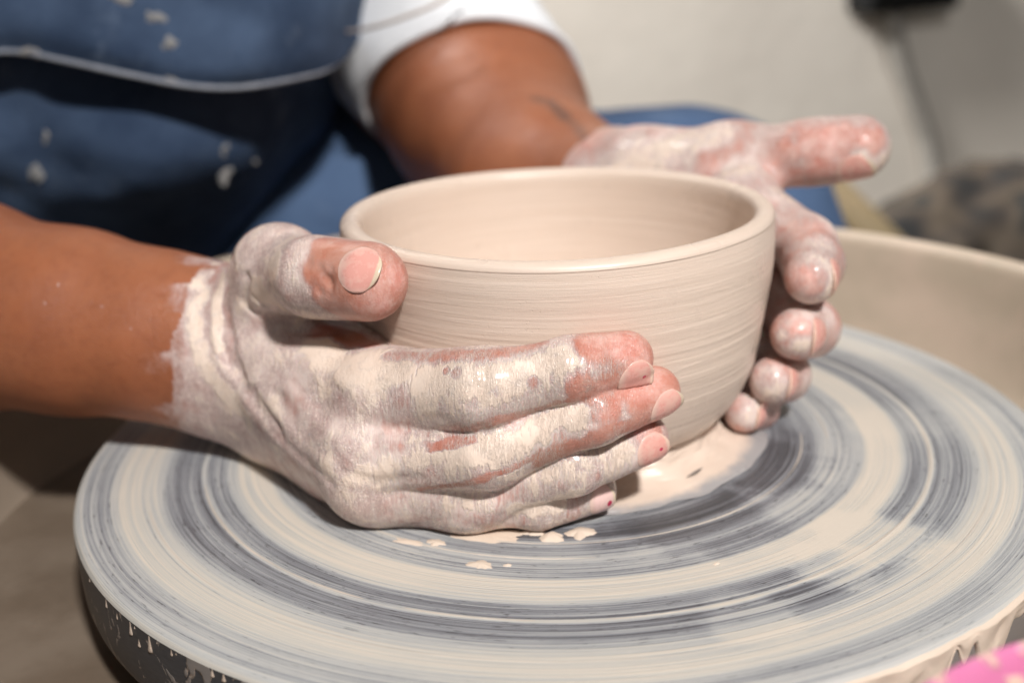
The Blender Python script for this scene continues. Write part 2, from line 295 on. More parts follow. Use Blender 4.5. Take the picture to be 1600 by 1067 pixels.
def nail_material(name, base, tip, dot=None):
    m, nt, b = mat(name); n = N(nt); o = n.obj(); u = n.attr('along'); v = n.attr('across')
    c = n.mix(n.noise(o, 200, 3), base, tuple(min(1, q*1.18) for q in base)); c = n.mix(n.step(u, .12, .28, .35, 0.), c, (.62, .42, .36)); c = n.mix(n.step(u, .88, .93), c, tip)
    cl = n.noise(o, 260, 4, .6); film = n.math('MAXIMUM', n.math('MULTIPLY', n.step(cl, .46, .66), .6), n.math('MULTIPLY', n.step(n.math('ABSOLUTE', v), .70, .98), .6)); film = n.math('MAXIMUM', film, n.step(u, .22, .02)); c = n.mix(n.math('MULTIPLY', film, .6), c, srgb(222, 196, 178))
    if dot: c = n.mix(n.step(n.math('ADD', n.math('POWER', n.math('SUBTRACT', u, dot[0]), 2), n.math('MULTIPLY', n.math('POWER', n.math('SUBTRACT', v, dot[1]), 2), dot[3])), dot[2], dot[2]*.5), c, srgb(190, 40, 80))
    n.put(b.inputs['Base Color'], c); n.put(b.inputs['Roughness'], n.step(cl, .4, .7, .2, .5)); n.L(n.bump(n.math('ADD', n.noise(o, 500, 2), film), .0001, .5), b.inputs['Normal']); return m
def denim_material(name, a, bcol, worn):
    m, nt, b = mat(name); n = N(nt); o = n.obj(); w = n.noise(n.mapv(o, (900, 900, 300)), 1., 2); big = n.noise(o, 9, 5, .62)
    c = n.mix(n.step(big, .3, .72), a, bcol); c = n.mix(n.math('MULTIPLY', n.step(n.noise(o, 24, 6, .7), .54, .76), .7), c, worn); c = n.mix(n.math('MULTIPLY', w, .35), c, tuple(q*.55 for q in a))
    n.put(b.inputs['Base Color'], c); b.inputs['Roughness'].default_value = .85; b.inputs['Specular IOR Level'].default_value = .2
    n.L(n.bump(n.math('ADD', w, n.math('MULTIPLY', n.noise(o, 60, 4), 2.)), .0006, .7), b.inputs['Normal']); return m
def pan_material():
    m, nt, b = mat('tan_plastic'); n = N(nt); o = n.obj(); x, y, z = n.sep(o); g = n.noise(o, 22, 6, .6); c = n.mix(n.step(g, .3, .7), (.50, .41, .31), (.60, .475, .37)); c = n.mix(n.math('MULTIPLY', n.step(n.noise(o, 60, 5, .65), .58, .72), .35), c, (.62, .46, .36))
    d = n.math('MULTIPLY', n.step(n.math('ADD', x, n.math('MULTIPLY', n.math('SUBTRACT', g, .5), .12)), -.06, -.16), n.step(n.math('ADD', z, n.math('MULTIPLY', n.math('SUBTRACT', n.noise(o, 40, 5), .5), .02)), .016, -.004)); c = n.mix(n.math('MULTIPLY', d, .8), c, (.21, .16, .12))  # left side browned: shade painted into the pan colour
    n.put(b.inputs['Base Color'], c); b.inputs['Roughness'].default_value = .5; n.L(n.bump(n.noise(o, 180, 3), .0003, .6), b.inputs['Normal']); return m
def plain(name, c1, c2, scale, rough=.6, bump=.0003, spec=.4, detail=4):
    m, nt, b = mat(name); n = N(nt); o = n.obj(); g = n.noise(o, scale, detail, .6); n.put(b.inputs['Base Color'], n.mix(n.step(g, .3, .7), c1, c2)); n.put(b.inputs['Roughness'], n.step(g, .3, .7, rough-.08, rough+.08)); b.inputs['Specular IOR Level'].default_value = spec
    n.L(n.bump(n.noise(o, scale*8, 3), bump, .6), b.inputs['Normal']); return m
M_CLAY, M_SLIP, M_WHEEL, M_SIDE = clay_material(), slip_material(), wheel_material(), wheel_side_material()
M_SKIN = skin_material("clay_covered_skin")
M_APRON = denim_material("dark_denim", (.024, .042, .082), (.092, .137, .222), (.20, .25, .33)); M_JEANS = denim_material("blue_denim", (.075, .125, .235), (.11, .175, .30), (.16, .23, .36))
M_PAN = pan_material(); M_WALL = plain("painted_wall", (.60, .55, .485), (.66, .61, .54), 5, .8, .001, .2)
M_FLOOR = plain("concrete_floor", (.30, .27, .24), (.38, .35, .31), 7, .8); M_SHIRT = plain("white_cotton", (.82, .82, .83), (.88, .88, .88), 20, .9, .0006, .15)
M_BLACK = plain("black_plastic", (.006, .006, .006), (.01, .01, .01), 60, .6, .0003, .1); M_CABLE = plain("grey_cable", (.20, .185, .165), (.25, .235, .21), 60, .6); M_STITCH = plain("pale_thread", (.22, .235, .27), (.32, .33, .36), 300, .9)
#OBJECTS
# ================================================================== bowl
BP = [(.0762, .0690), (.070, .0695), (.063, .0692), (.055, .0686), (.048, .0677), (.040, .0664), (.034, .0652), (.027, .0634), (.020, .0604), (.0165, .0583), (.0133, .0556)]
def bowl_r(z): return float(np.interp(z, [p[0] for p in BP[::-1]], [p[1] for p in BP[::-1]]))
def build_bowl():
    root = empty("clay_bowl", (0, 0, 0)); tag(root, "freshly thrown wet clay bowl held between two hands on the wheel", "bowl")
    out = spline([(z, r) for z, r in BP[::-1]], 300)[:, ::-1]            # bottom to top (r,z)
    out = np.concatenate([[[.0480, .0122], [.0545, .0124]], out])
    rim_c = (.0658, .0758); a = np.linspace(R_(8), R_(172), 26); rim = np.stack([rim_c[0]+.0033*np.cos(a)*1.0, rim_c[1]+.0030*np.sin(a)], 1)
    inn = spline([(.0623, .0745), (.0622, .066), (.0615, .055), (.0600, .044), (.0575, .032), (.052, .02), (.040, .0125), (.02, .0105), (.0, .010)], 120)
    prof = np.concatenate([out, rim, inn]); n = 760; V, F = lathe(prof, n); V = V.reshape(len(prof), n, 3)
    ang = np.linspace(0, 2*np.pi, n, endpoint=False); r = prof[:, 0, None]; z = prof[:, 1, None]; isout = np.zeros((len(prof), 1)); isout[:len(out)] = 1
    c, s = np.cos(ang)[None], np.sin(ang)[None]; helix = z+.0011*ang[None]/(2*np.pi)
    def rn(k, ka): return vnoise(np.stack([c*ka+0*z, s*ka+0*z, helix*k+r*60+0*c], -1), 1.)
    g = .00009*rn(900, 1.6)+.00009*rn(330, 1.1)+.00012*rn(110, .8)+.00016*rn(45, .9)
    zz = np.clip((z-.012)/.02, 0, 1)*np.clip((.073-z)/.006, .15, 1)
    ridge = np.zeros((len(prof), n))
    for k in range(70):                                                  # torn throwing lines
        z0 = rng.uniform(.018, .069); a0 = rng.uniform(0, 6.28); ln = rng.uniform(.15, .9); sl = rng.uniform(-.004, .006); d = (ang-a0+np.pi) % (2*np.pi)-np.pi
        env = np.clip(1-np.abs(d)/ln, 0, 1)**.5*(.5+.5*vnoise(np.stack([c[0]*40, s[0]*40, 0*ang+k], -1), 1.)); q = (z-(z0+sl*d+.0003*np.sin(d*9+k)))/.00024
        ridge += rng.uniform(-1, 1.3)*.00018*env[None]*np.exp(-q*q)
    fac = (.35+.65*zz)*np.where(isout > 0, 1, .5); fac = np.convolve(np.pad(fac[:, 0], 20, mode='edge'), np.ones(41)/41, 'valid')[:, None]; rz = np.convolve(np.pad((isout*zz)[:, 0], 20, mode='edge'), np.ones(41)/41, 'valid')[:, None]
    disp = g*fac+ridge*rz
    lump = .0009*vnoise(np.stack([c*1.3+0*z, s*1.3+0*z, z*22+0*c], -1), 1.)*np.clip((z-.01)/.03, 0, 1)
    V[..., 0] += (disp+lump)*c; V[..., 1] += (disp+lump)*s; V[..., 2] += .0007*vnoise(np.stack([c*1.2+0*z, s*1.2+0*z, 0*z+5+0*c], -1), 1.)*np.clip(z/.076, 0, 1)
    mesh("bowl_wall", V.reshape(-1, 3), F, M_CLAY, root)
    # trimmed foot with the skirt of slip that spreads on the wheel
    fp = spline([(.0500, .0135), (.0512, .0122), (.0514, .0105), (.0513, .0085), (.0518, .0066), (.0532, .0049), (.0558, .0034), (.0598, .0021), (.0640, .0010), (.0668, .0003)], 70); n = 500; V, F = lathe(fp, n); V = V.reshape(len(fp), n, 3); ang = np.linspace(0, 2*np.pi, n, endpoint=False); c, s = np.cos(ang)[None], np.sin(ang)[None]; t = np.linspace(0, 1, len(fp))[:, None]
    w = (.0045*vnoise(np.stack([c*1.7+0*t, s*1.7+0*t, 0*t+3+0*c], -1), 1.)+.0016*vnoise(np.stack([c*8+0*t, s*8+0*t, 0*t+7+0*c], -1), 1.))*t**2+.0020*vnoise(np.stack([c*5+0*t, s*5+0*t, 3*t+0*c], -1), 1.)*np.sin(t*3.14)+.0005*vnoise(np.stack([c*9+0*t, s*9+0*t, 20*t+0*c], -1), 1.)
    V[..., 0] += w*c; V[..., 1] += w*s; V[..., 2] += .0004*vnoise(np.stack([c*7+0*t, s*7+0*t, 9*t+0*c], -1), 1.)*np.sin(t*3.14)
    mesh("slip_skirt", V.reshape(-1, 3), F, M_CLAY, root)
    # the dark nick torn into the skirt
    p0, p1 = Wz(1073, 746, .003), Wz(1098, 730, .0038); P = spline([p0, (p0*.6+p1*.4)+np.array([.0006, 0, .0004]), p1], 13); V, F = tube(P, .00055*np.array([.15, .3, .45, .5, .8, 1, .9, 1.1, .8, .9, .6, .35, .15]), 8); V[:, 2] = (V[:, 2]-P[:, 2].mean())*.6+P[:, 2].mean()
    mesh("torn_nick", V, F, plain("wet_dark_slip", (.10, .085, .08), (.2, .17, .15), 300, .35), root)
    return root
BOWL = build_bowl()
# ================================================================== wheel
M_SLIPM = plain('smeared_slip', (.50, .45, .39), (.60, .52, .44), 60, .45)
M_SLIPD = plain('drying_slip', (.42, .33, .26), (.50, .40, .32), 200, .5)
def build_wheel():
    root = empty("potters_wheel", (0, 0, -.03)); tag(root, "round grey wheel head streaked with rings of cream slip", "potter's wheel")
    R = .16
    top = [(.0, 0)]+[(r, 0) for r in np.linspace(.02, R-.0022, 30)]+[(R-.0012, -.0003), (R-.0004, -.0011), (R, -.0022)]
    V, F = lathe(top, 300); mesh("wheel_head", V, F, M_WHEEL, root)
    side = [(R, -.0022), (R+.0002, -.010), (R-.0002, -.020), (R-.0008, -.0225), (R-.004, -.0238), (.10, -.024), (.03, -.024), (.03, -.055)]
    V, F = lathe(side, 300); mesh("wheel_edge", V, F, M_SIDE, root)
    # rings of slip standing proud, left by the throwing
    for r, w, h in ((.1198, .0004, .00030), (.0885, .0003, .00022), (.0800, .0003, .0002), (.1375, .0003, .00016)):
        a = np.linspace(0, 2*np.pi, 400, endpoint=False); ww = w*(1+.5*vnoise(np.stack([np.cos(a)*6, np.sin(a)*6, 0*a+r*999], -1), 1.)); hh = h*np.clip(.55+1.5*vnoise(np.stack([np.cos(a)*5, np.sin(a)*5, 0*a+r*555], -1), 1.), -.2, 1.2)
        rows = [np.stack([(r+q*ww)*np.cos(a), (r+q*ww)*np.sin(a), k*hh-.00004], -1) for q, k in ((-1, 0), (-.5, .8), (0, 1), (.5, .8), (1, 0))]
        V = np.concatenate(rows); idx = np.arange(len(V)).reshape(5, 400); i2 = np.roll(idx, -1, 1); mesh("slip_ring", V, np.stack([idx[:-1], i2[:-1], i2[1:], idx[1:]], -1).reshape(-1, 4), M_SLIPM, root)
    # slip puddles lying on the wheel
    for px, py, wx, wy, hh, rot in ((905, 833, .0040, .0030, .0010, 0), (833, 831, .0035, .0022, .0009, .3), (762, 836, .0095, .0040, .0004, .1), (750, 882, .0046, .0026, .0007, .1), (793, 883, .0013, .0008, .0004, 0), (680, 848, .0030, .0018, .0005, .4), (640, 846, .0050, .0016, .0004, .5), (798, 838, .0010, .0007, .0003, 0), (1120, 880, .0012, .0008, .0003, 0), (862, 838, .0036, .0028, .0012, 0)):
        c = Wz(px, py, 0); nr, na = 10, 40; a = np.linspace(0, 2*np.pi, na, endpoint=False); wob = 1+.42*vnoise(np.stack([np.cos(a)*1.5+px, np.sin(a)*1.5, 0*a+py], -1), 1.)+.18*vnoise(np.stack([np.cos(a)*4+px, np.sin(a)*4, 0*a+py], -1), 1.)
        V = [[c[0], c[1], hh]]; tg = math.atan2(c[1], c[0])+math.pi/2+rot*.3
        for k in range(1, nr+1):
            t = k/nr; X = wx*t*np.cos(a)*wob; Y = wy*t*np.sin(a)*wob; V += list(np.stack([c[0]+X*math.cos(tg)-Y*math.sin(tg), c[1]+X*math.sin(tg)+Y*math.cos(tg), 0*a+hh*1.1*(1-t*t)**1.1-.00003], -1))
        F = [[0, 1+j, 1+(j+1) % na] for j in range(na)]+[[1+(k-1)*na+j, 1+k*na+j, 1+k*na+(j+1) % na, 1+(k-1)*na+(j+1) % na] for k in range(1, nr) for j in range(na)]
        mesh("slip_puddle", V, F, M_SLIP, root)
    # drips on the outer edge
    def drip(ang, z0, ln, w):
        nr, na = 12, 14; V = []; F = []
        for i in range(nr+1):
            t = i/nr; zz = z0-ln*t; ww = w*(.25+.75*t**1.5)*math.sqrt(max(0, 1-max(0, (t-.72)/.28)**2))
            for j in range(na):
                q = math.pi*j/(na-1); d = ww*math.cos(q)/R; h = ww*.75*math.sin(q)-.0001; V.append(((R+h)*math.cos(ang+d), (R+h)*math.sin(ang+d), zz))
        F = grid_faces(nr+1, na); mesh("clay_drip", V, F, M_SLIPD, root)
    for px, py, ln, w in ((203, 972, .0042, .0011), (233, 997, .0052, .0013), (165, 935, .0028, .0008), (183, 962, .0022, .0007), (218, 1004, .0026, .0010), (266, 1006, .002, .0007), (330, 1038, .0022, .0009), (348, 1047, .0022, .0010), (123, 880, .002, .0007), (210, 978, .0012, .0005), (245, 1003, .001, .0004), (275, 1020, .001, .0004), (140, 905, .0016, .0006)):
        v = ray(px, py); A = v[0]**2+v[1]**2; B = 2*(cC[0]*v[0]+cC[1]*v[1]); Cc = cC[0]**2+cC[1]**2-R*R; t = (-B-math.sqrt(max(0, B*B-4*A*Cc)))/(2*A); P = cC+v*t
        drip(math.atan2(P[1], P[0]), min(-.0024, P[2]+ln*.5), ln, w)
    # sheet of slip run over the edge on the near right
    a = np.linspace(R_(-76), R_(-22), 160); nz = 26; t = np.linspace(0, 1, nz)[:, None]
    low = .009+.009*vnoise(np.stack([a*14, 0*a, 0*a], -1), 1.)+.006*vnoise(np.stack([a*43, 0*a+4, 0*a], -1), 1.); low = np.clip(low, .0012, .02)*np.clip((a-a[0])/.25, .12, 1)
    zz = -.0008-low[None]*t; th = .0011*np.sqrt(np.clip(1-t**4, 0, 1))*(.8+.5*vnoise(np.stack([a[None]*20+0*t, t*3+0*a[None], 0*t+0*a], -1), 1.)); th[0] = .0; rad = R+th-.00015
    rad[0] -= .0012
    mesh("slip_run", np.stack([rad*np.cos(a), rad*np.sin(a), zz], -1).reshape(-1, 3), grid_faces(nz, 160), M_SLIP, root)
build_wheel()
# ================================================================== splash pan
pan = empty("splash_pan", (0, 0, -.075)); tag(pan, "tan plastic splash pan surrounding the wheel head", "splash pan")
prof = [(.05, -.052), (.14, -.055), (.185, -.053), (.203, -.046), (.213, -.032), (.2185, -.005), (.2205, .012), (.2215, .0185), (.2235, .0212), (.2265, .0218), (.229, .0202), (.2295, .016), (.2265, .008), (.222, -.03), (.213, -.055), (.19, -.066), (.05, -.066)]
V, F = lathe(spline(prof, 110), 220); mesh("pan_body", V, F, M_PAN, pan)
V, F = lathe([(.05, -.0385), (.12, -.0385), (.19, -.0385), (.2105, -.0382)], 160); V[:, 2] += .0008*vnoise(V, 25); mesh('added_floor_layer', V, F, plain('brown_layer', (.15, .112, .08), (.20, .155, .115), 26, .5, .0003), pan)  # brown layer added over the pan floor to darken it
# ================================================================== person
person = empty("person", (-.10, .45, -.60)); tag(person, "person in a denim apron and white shirt shaping a clay bowl with both hands", "person")
P_ = lambda px, py, y: Wy(px, py, y/100)
def on_bowl(px, py, r, gap=0.):
    """point on the pixel's ray whose distance outside the bowl wall is r + gap (near side)"""
    v = ray(px, py); t = .25
    for i in range(4000):
        p = cC+v*t; z = min(max(p[2], .010), .0762)
        if math.hypot(p[0], p[1])-bowl_r(z) <= r+gap: return p
        t += .0001
    raise RuntimeError("ray misses bowl %s %s" % (px, py))
VIEW = -cF
# ---- right hand (near side of the bowl)
RF = {
 'index':  [(P_(600, 618, -5.7), 12.6), (on_bowl(748, 608, .0102, .003), 10.2), (on_bowl(896, 577, .0088, .0012), 8.8), (on_bowl(976, 560, .0068, .0002), 6.7)],
 'middle': [(P_(565, 702, -6.2), 11.4), (on_bowl(760, 702, .0096, .0065), 10.0), (on_bowl(928, 645, .0086, .0036), 8.6), (on_bowl(1020, 613, .0064, .0006), 6.5)],
 'ring':   [(P_(572, 750, -6.2), 10.4), (on_bowl(752, 766, .0088, .0095), 9.2), (on_bowl(895, 727, .0078, .0058), 8.1), (on_bowl(1002, 686, .0064, .0012), 6.5)],
 'pinky':  [(P_(600, 766, -5.7), 9.0), (on_bowl(730, 782, .0078, .0115), 7.9), (on_bowl(842, 787, .0068, .0080), 7.0), (on_bowl(926, 765, .0056, .0035), 5.8)]}
RT = [(P_(402, 510, -.4), 14.5), (P_(437, 426, -2.0), 12.9), (P_(494, 433, -4.8), 10.9), (P_(575, 440, -5.9), 9.9)]
RW = P_(325, 540, -.1)
FORE = [(P_(-900, 330, 9.5), 47), (P_(-420, 420, 6.5), 45), (P_(-80, 476, 2.6), 38), (P_(120, 503, .9), 30.3), (P_(250, 524, .1), 27), (RW, 26)]
def build_right():
    fd = Field((-.245, -.105, -.045), (.045, .075, .125), .00072); D = fd.full()
    fl = (VIEW, .80)
    def add(D, a, b, ra, rb, k, flat=None):
        sl, d = fd.cone(a, b, ra/1000, rb/1000, flat); D[sl] = smin(D[sl], d, k)
    for (a, ra), (b, rb) in zip(FORE[:-1], FORE[1:]): add(D, a, b, ra, rb, .01, (VIEW, .92))
    hb = [(P_(395, 535, -1.2), 14), (P_(402, 575, -1.5), 14), (P_(412, 610, -1.4), 13), (P_(428, 645, -1.2), 11)]
    for (p, r), f in zip(hb, ('index', 'middle', 'ring', 'pinky')):
        q, rq = RF[f][0]; add(D, RW+(p-RW)*.2, p, 19, r+1, .014, fl); add(D, p, q, r, rq-.3, .011)
    # filling of the palm behind the metacarpals, heel of the hand
    add(D, P_(420, 590, 1.2), P_(560, 690, -3.9), 13, 10, .012); add(D, P_(400, 640, .8), P_(540, 735, -4.0), 11, 9, .012); add(D, P_(410, 545, 1.0), P_(575, 600, -4.2), 12, 9, .012)
    # thumb metacarpal and the web
    add(D, RW+(RT[0][0]-RW)*.35, RT[0][0], 20, RT[0][1], .014); add(D, RT[0][0], RT[1][0], RT[0][1], RT[1][1]-.5, .010)
    add(D, P_(420, 505, .6), P_(545, 585, -4.4), 11, 9, .012); add(D, P_(440, 500, 1.2), P_(545, 530, -1.2), 9, 6.0, .010); add(D, P_(545, 530, -1.2), P_(585, 575, -4.0), 6, 7, .009)
    # ulnar styloid and tendons
    add(D, P_(345, 610, -.8), P_(352, 618, -.8), 9, 9, .012)
    for f in ('index', 'middle', 'ring'):
        q = RF[f][0][0]; s = RW+(q-RW)*.45; add(D, s-cF*.0100, q-cF*.0055, 2.5, 5.0, .009)
    for f in ('index', 'middle', 'ring', 'pinky'): add(D, RF[f][0][0]-cF*.0035, RF[f][0][0]-cF*.0035+cR*.003, RF[f][0][1]-2.2, RF[f][0][1]-2.6, .008)
    out = D.copy(); PH = D
    def merge(out, PH, T, P, k):
        sl = fd.sl(np.min(P, 0)-.03, np.max(P, 0)+.03); out[sl] = np.minimum(out[sl], smin(PH[sl], T[sl], k))
    for f, ch in RF.items():
        T = fd.full(); (q0, r0), (q1, r1), (q2, r2), (q3, r3) = ch
        add(T, q0, q1, r0-.4, r1-.1, .004); add(T, q1, q2, r1-.2, r2-.2, .004); add(T, q2, q3, r2-.2, r3, .004)
        mid = (q2+q3)/2; add(T, mid, q3+(q3-q2)*.04, r3+.5, r3-.2, .004)
        add(T, q1-cF*.0004, q1-cF*.0004+(q2-q1)*.06, r1-1.9, r1-2.0, .008); pass   # knuckles
        mp = (q0*.5+q1*.5); add(T, q0*.75+q1*.25, q0*.3+q1*.7, r0*.75+r1*.25-1.7, r0*.3+r1*.7-1.7, .008)
        merge(out, PH, T, [c[0] for c in ch], .006)
    T = fd.full(); (q0, r0), (q1, r1), (q2, r2), (q3, r3) = RT
    add(T, q0, q1, r0-2, r1-.4, .006); add(T, q1, q2, r1, r2, .005); add(T, q2, q3, r2-.3, r3-.3, .006); add(T, q2*.45+q3*.55, q3, r3+.1, r3, .006); add(T, q1+cU*.001-cF*.001, q1+cU*.001-cF*.001+(q2-q1)*.1, r1-.3, r1-.6, .005)
    merge(out, PH, T, [c[0] for c in RT], .007)
    V, F = surface_nets(out, fd.lo, fd.h); return relax(V, F, 5), F
def ray_hits(V, px, py):
    """front-most surface vertex under a photo pixel"""
    uv, z = PROJ; m = np.where((np.abs(uv[:, 0]-px) < 8) & (np.abs(uv[:, 1]-py) < 8))[0]
    if not len(m): i = np.hypot(uv[:, 0]-px, uv[:, 1]-py).argmin(); return V[i], z[i]
    i = m[z[m].argmin()]; return V[i], z[i]
def paint(V, base, strokes, hard=2.):
    a = base.copy()
    for px, py, rad, val, *w in strokes:
        c, z = ray_hits(V, px, py); r = rad*z/FPX; i = np.where((np.abs(V[:, 0]-c[0]) < 1.7*r) & (np.abs(V[:, 2]-c[2]) < 1.7*r))[0]; d = np.linalg.norm(V[i]-c, axis=1)/r; k = np.exp(-d**(2*hard))*(w[0] if w else 1.); a[i] = a[i]*(1-k)+val*k
    return a
def line(pts, rad, val, w=1.):
    out = []
    for (x0, y0), (x1, y1) in zip(pts[:-1], pts[1:]):
        n = max(1, int(math.hypot(x1-x0, y1-y0)/(rad*.6))); out += [(x0+(x1-x0)*i/n, y0+(y1-y0)*i/n, rad, val, w) for i in range(n)]
    return out+[(*pts[-1], rad, val, w)]
V, F = build_right(); PROJ = project(V)
def furrows(V, F, lines):
    nn = normals(V, F); a = np.zeros(len(V))
    for pts, rad, dep in lines: a = np.maximum(a, 0)+0 if False else a+paint(V, np.zeros(len(V)), line(pts, rad, 1.), 1.)*dep*.001*(.75+.5*vnoise(V, 240))
    return V-nn*a[:, None]
V = furrows(V, F, [([(352, 400), (338, 470), (352, 560), (395, 640), (430, 690)], 11, 1.7), ([(322, 410), (306, 480), (318, 560)], 8, .5), ([(378, 440), (372, 480), (400, 500), (450, 508), (510, 512)], 8, 1.3), ([(386, 470), (420, 492)], 5, .5),
 ([(474, 400), (482, 430), (478, 460)], 6, .5), ([(490, 410), (498, 432), (492, 462)], 7, .8), ([(508, 415), (512, 440), (506, 466)], 6, .4), ([(500, 432), (506, 440)], 8, .8),
 ([(730, 565), (736, 600), (732, 640)], 6, .35), ([(746, 562), (752, 600), (748, 645)], 6, .45), ([(764, 560), (768, 600), (764, 640)], 6, .35), ([(885, 540), (890, 570), (888, 600)], 5, .35), ([(900, 536), (905, 566), (902, 596)], 5, .35),
 ([(744, 675), (750, 700), (748, 735)], 6, .4), ([(762, 672), (768, 700), (766, 735)], 6, .4), ([(918, 622), (922, 645), (920, 672)], 5, .3), ([(932, 616), (936, 640), (934, 668)], 5, .3), ([(885, 705), (890, 725), (888, 745)], 5, .3),
 ([(420, 610), (470, 680), (520, 725)], 9, .5), ([(440, 600), (500, 665), (570, 700)], 9, -.5), ([(400, 640), (450, 710), (510, 760)], 8, .6), ([(530, 745), (580, 760), (650, 752)], 7, .5), ([(560, 660), (620, 672), (690, 660)], 9, .35), ([(470, 560), (540, 600), (600, 590)], 12, -.5)])
PROJ = project(V)
# clay starts at a ragged line round the wrist
wn = (P_(420, 560, 0)-P_(250, 520, 0)); wn /= np.linalg.norm(wn); w0 = P_(310, 530, 0); dist = (V-w0) @ wn; dist = dist+.0024*np.clip((V[:, 2]-.03)/.03, -1, 1)+.0026*vnoise(V, 90)+.0006*vnoise(V, 320)
clay = np.where(dist > 0, .34+.20*np.clip(dist/.010, 0, 1), 0.)+.08*vnoise(V, 75)*(dist > 0)
S = line([(318, 420), (302, 500), (318, 590), (380, 660)], 16, .74, .7)+line([(345, 405), (330, 470), (340, 540)], 9, .85, .8)+line([(375, 455), (365, 520), (400, 610), (450, 690)], 20, .60, .7)
S += [(420, 405, 26, .82), (400, 460, 28, .80), (425, 480, 22, .74), (470, 400, 18, .52), (445, 375, 20, .52), (478, 420, 16, .38)]
S += [(500, 540, 46, .84), (555, 575, 50, .88), (610, 575, 38, .86), (520, 500, 22, .74)]
S += line([(640, 590), (700, 580), (760, 596), (830, 570), (900, 552)], 26, .88)+[(660, 630, 22, .8), (610, 640, 36, .50), (520, 640, 40, .55), (450, 580, 40, .58), (460, 520, 22, .48)]
S += line([(600, 548), (680, 548), (760, 546), (840, 530)], 14, .30)+[(705, 577, 12, .25), (690, 572, 8, .25), (830, 605, 12, .3), (850, 640, 24, .44), (900, 600, 24, .46), (930, 540, 26, .40), (975, 530, 26, .10), (1005, 545, 18, .1)]
S += line([(640, 700), (720, 715), (790, 690), (860, 668), (915, 640)], 20, .86)+line([(620, 703), (760, 668), (850, 645)], 7, .2)+[(560, 700, 36, .55), (500, 730, 30, .70), (870, 690, 18, .45), (950, 620, 26, .22), (1000, 600, 26, .12), (1040, 600, 22, .1), (930, 660, 18, .42)]
S += line([(650, 772), (720, 762), (800, 742)], 6, .15)+line([(700, 790), (770, 790)], 14, .56)+line([(800, 750), (870, 745), (920, 720)], 14, .70)+line([(840, 722), (900, 700), (960, 680)], 12, .22)+[(990, 690, 16, .72), (1020, 665, 12, .2), (600, 770, 26, .62), (560, 760, 26, .66)]
S += line([(810, 803), (860, 795), (910, 780)], 15, .90)+[(640, 805, 30, .58), (940, 750, 9, .4), (760, 800, 16, .70)]
S += line([(930, 532), (985, 538), (1015, 552)], 26, .04)+[(1005, 572, 16, .12)]+line([(915, 618), (980, 604), (1040, 602), (1062, 616)], 24, .03)+[(965, 642, 18, .2), (1000, 640, 14, .15)]+line([(850, 730), (920, 703), (985, 674), (1030, 662)], 13, .06)+line([(620, 700), (700, 690), (780, 668), (860, 643), (930, 612)], 6, .12)+line([(650, 772), (740, 760), (800, 742), (850, 716)], 5, .12)
S += [(560, 630, 30, .66), (480, 600, 30, .60), (430, 560, 26, .62), (640, 720, 26, .76), (600, 735, 22, .7), (700, 640, 22, .68), (780, 625, 18, .66), (690, 740, 16, .66), (480, 700, 26, .62), (540, 775, 22, .66), (730, 800, 16, .66), (860, 600, 18, .62), (700, 800, 14, .6), (830, 770, 14, .72), (880, 755, 12, .66)]
clay = paint(V, clay, S)
bare = line([(500, 385), (540, 385), (600, 400)], 26, .0)+line([(500, 410), (540, 425), (600, 440)], 38, .0)+line([(515, 478), (560, 492), (610, 485)], 30, .04)+line([(500, 372), (560, 376), (610, 385)], 22, .0)+line([(500, 470), (540, 500)], 20, .08)+[(625, 435, 22, .0), (610, 400, 22, 0), (600, 480, 22, 0), (560, 480, 24, .05), (515, 465, 22, .26), (490, 445, 16, .36), (500, 435, 10, .45), (500, 478, 12, .45)]+line([(495, 512), (530, 514), (575, 530)], 20, .06)+[(560, 505, 24, .04)]
clay = paint(V, clay, bare); 
for f, rr, vv in (('index', .0135, .10), ('middle', .0140, .10), ('ring', .0085, .25)):
    q2, q3 = RF[f][2][0], RF[f][3][0]; c0 = q3-(q3-q2)*.1; c0 = c0+cU*(.003 if f != 'ring' else .002); k = np.exp(-(np.linalg.norm(V-c0, axis=1)/rr)**6); clay = clay*(1-k)+np.minimum(clay, vv+.10*vnoise(V, 300))*k
q2, q3 = RT[2][0], RT[3][0]; k = np.exp(-(np.linalg.norm(V-(q3+(q3-q2)*.1), axis=1)/.0150)**6); clay = clay*(1-k)+np.minimum(clay, .08)*k
sm = vnoise((V @ np.stack([wn, cU, cF]).T)*np.array([60., 190., 190.]), 1.); clay = np.where(dist <= 0, np.clip((.55*np.exp(np.minimum(dist, 0)/.0065)*(sm > .12)*np.clip((sm-.12)/.25, 0, 1)), 0, .34), clay); clay = np.clip(clay, 0, 1)
for px, py, r in ((290, 565, 6), (284, 558, 5), (86, 437, 4.5), (153, 472, 4.5), (197, 507, 4.5), (66, 468, 4)): clay = np.maximum(clay, paint(V, clay, [(px, py, r*.75, .42)]))
pink = paint(V, np.where(dist > .004, .62, 0.), line([(492, 405), (540, 425)], 40, .40)+[(605, 440, 36, .8), (630, 430, 22, 1.), (600, 485, 20, 1.), (560, 490, 20, .7), (985, 535, 34, 1.), (940, 530, 26, .8), (1010, 600, 40, 1.), (960, 620, 30, .8), (1010, 680, 30, .9), (940, 760, 20, .9), (530, 512, 26, .05), (560, 518, 26, .05), (650, 552, 40, .45), (760, 548, 30, .5), (860, 725, 40, .35), (700, 770, 40, .3)])
hairy = np.clip((PROJ[0][:, 0]-560)/90, 0, 1)*np.clip((1010-PROJ[0][:, 0])/60, 0, 1)*np.clip((PROJ[0][:, 1]-535)/25, 0, 1)
# body mesh: both hands and forearms belong to one mesh
BODY = [(V, F, clay, pink, hairy, 0*hairy)]
RV = V
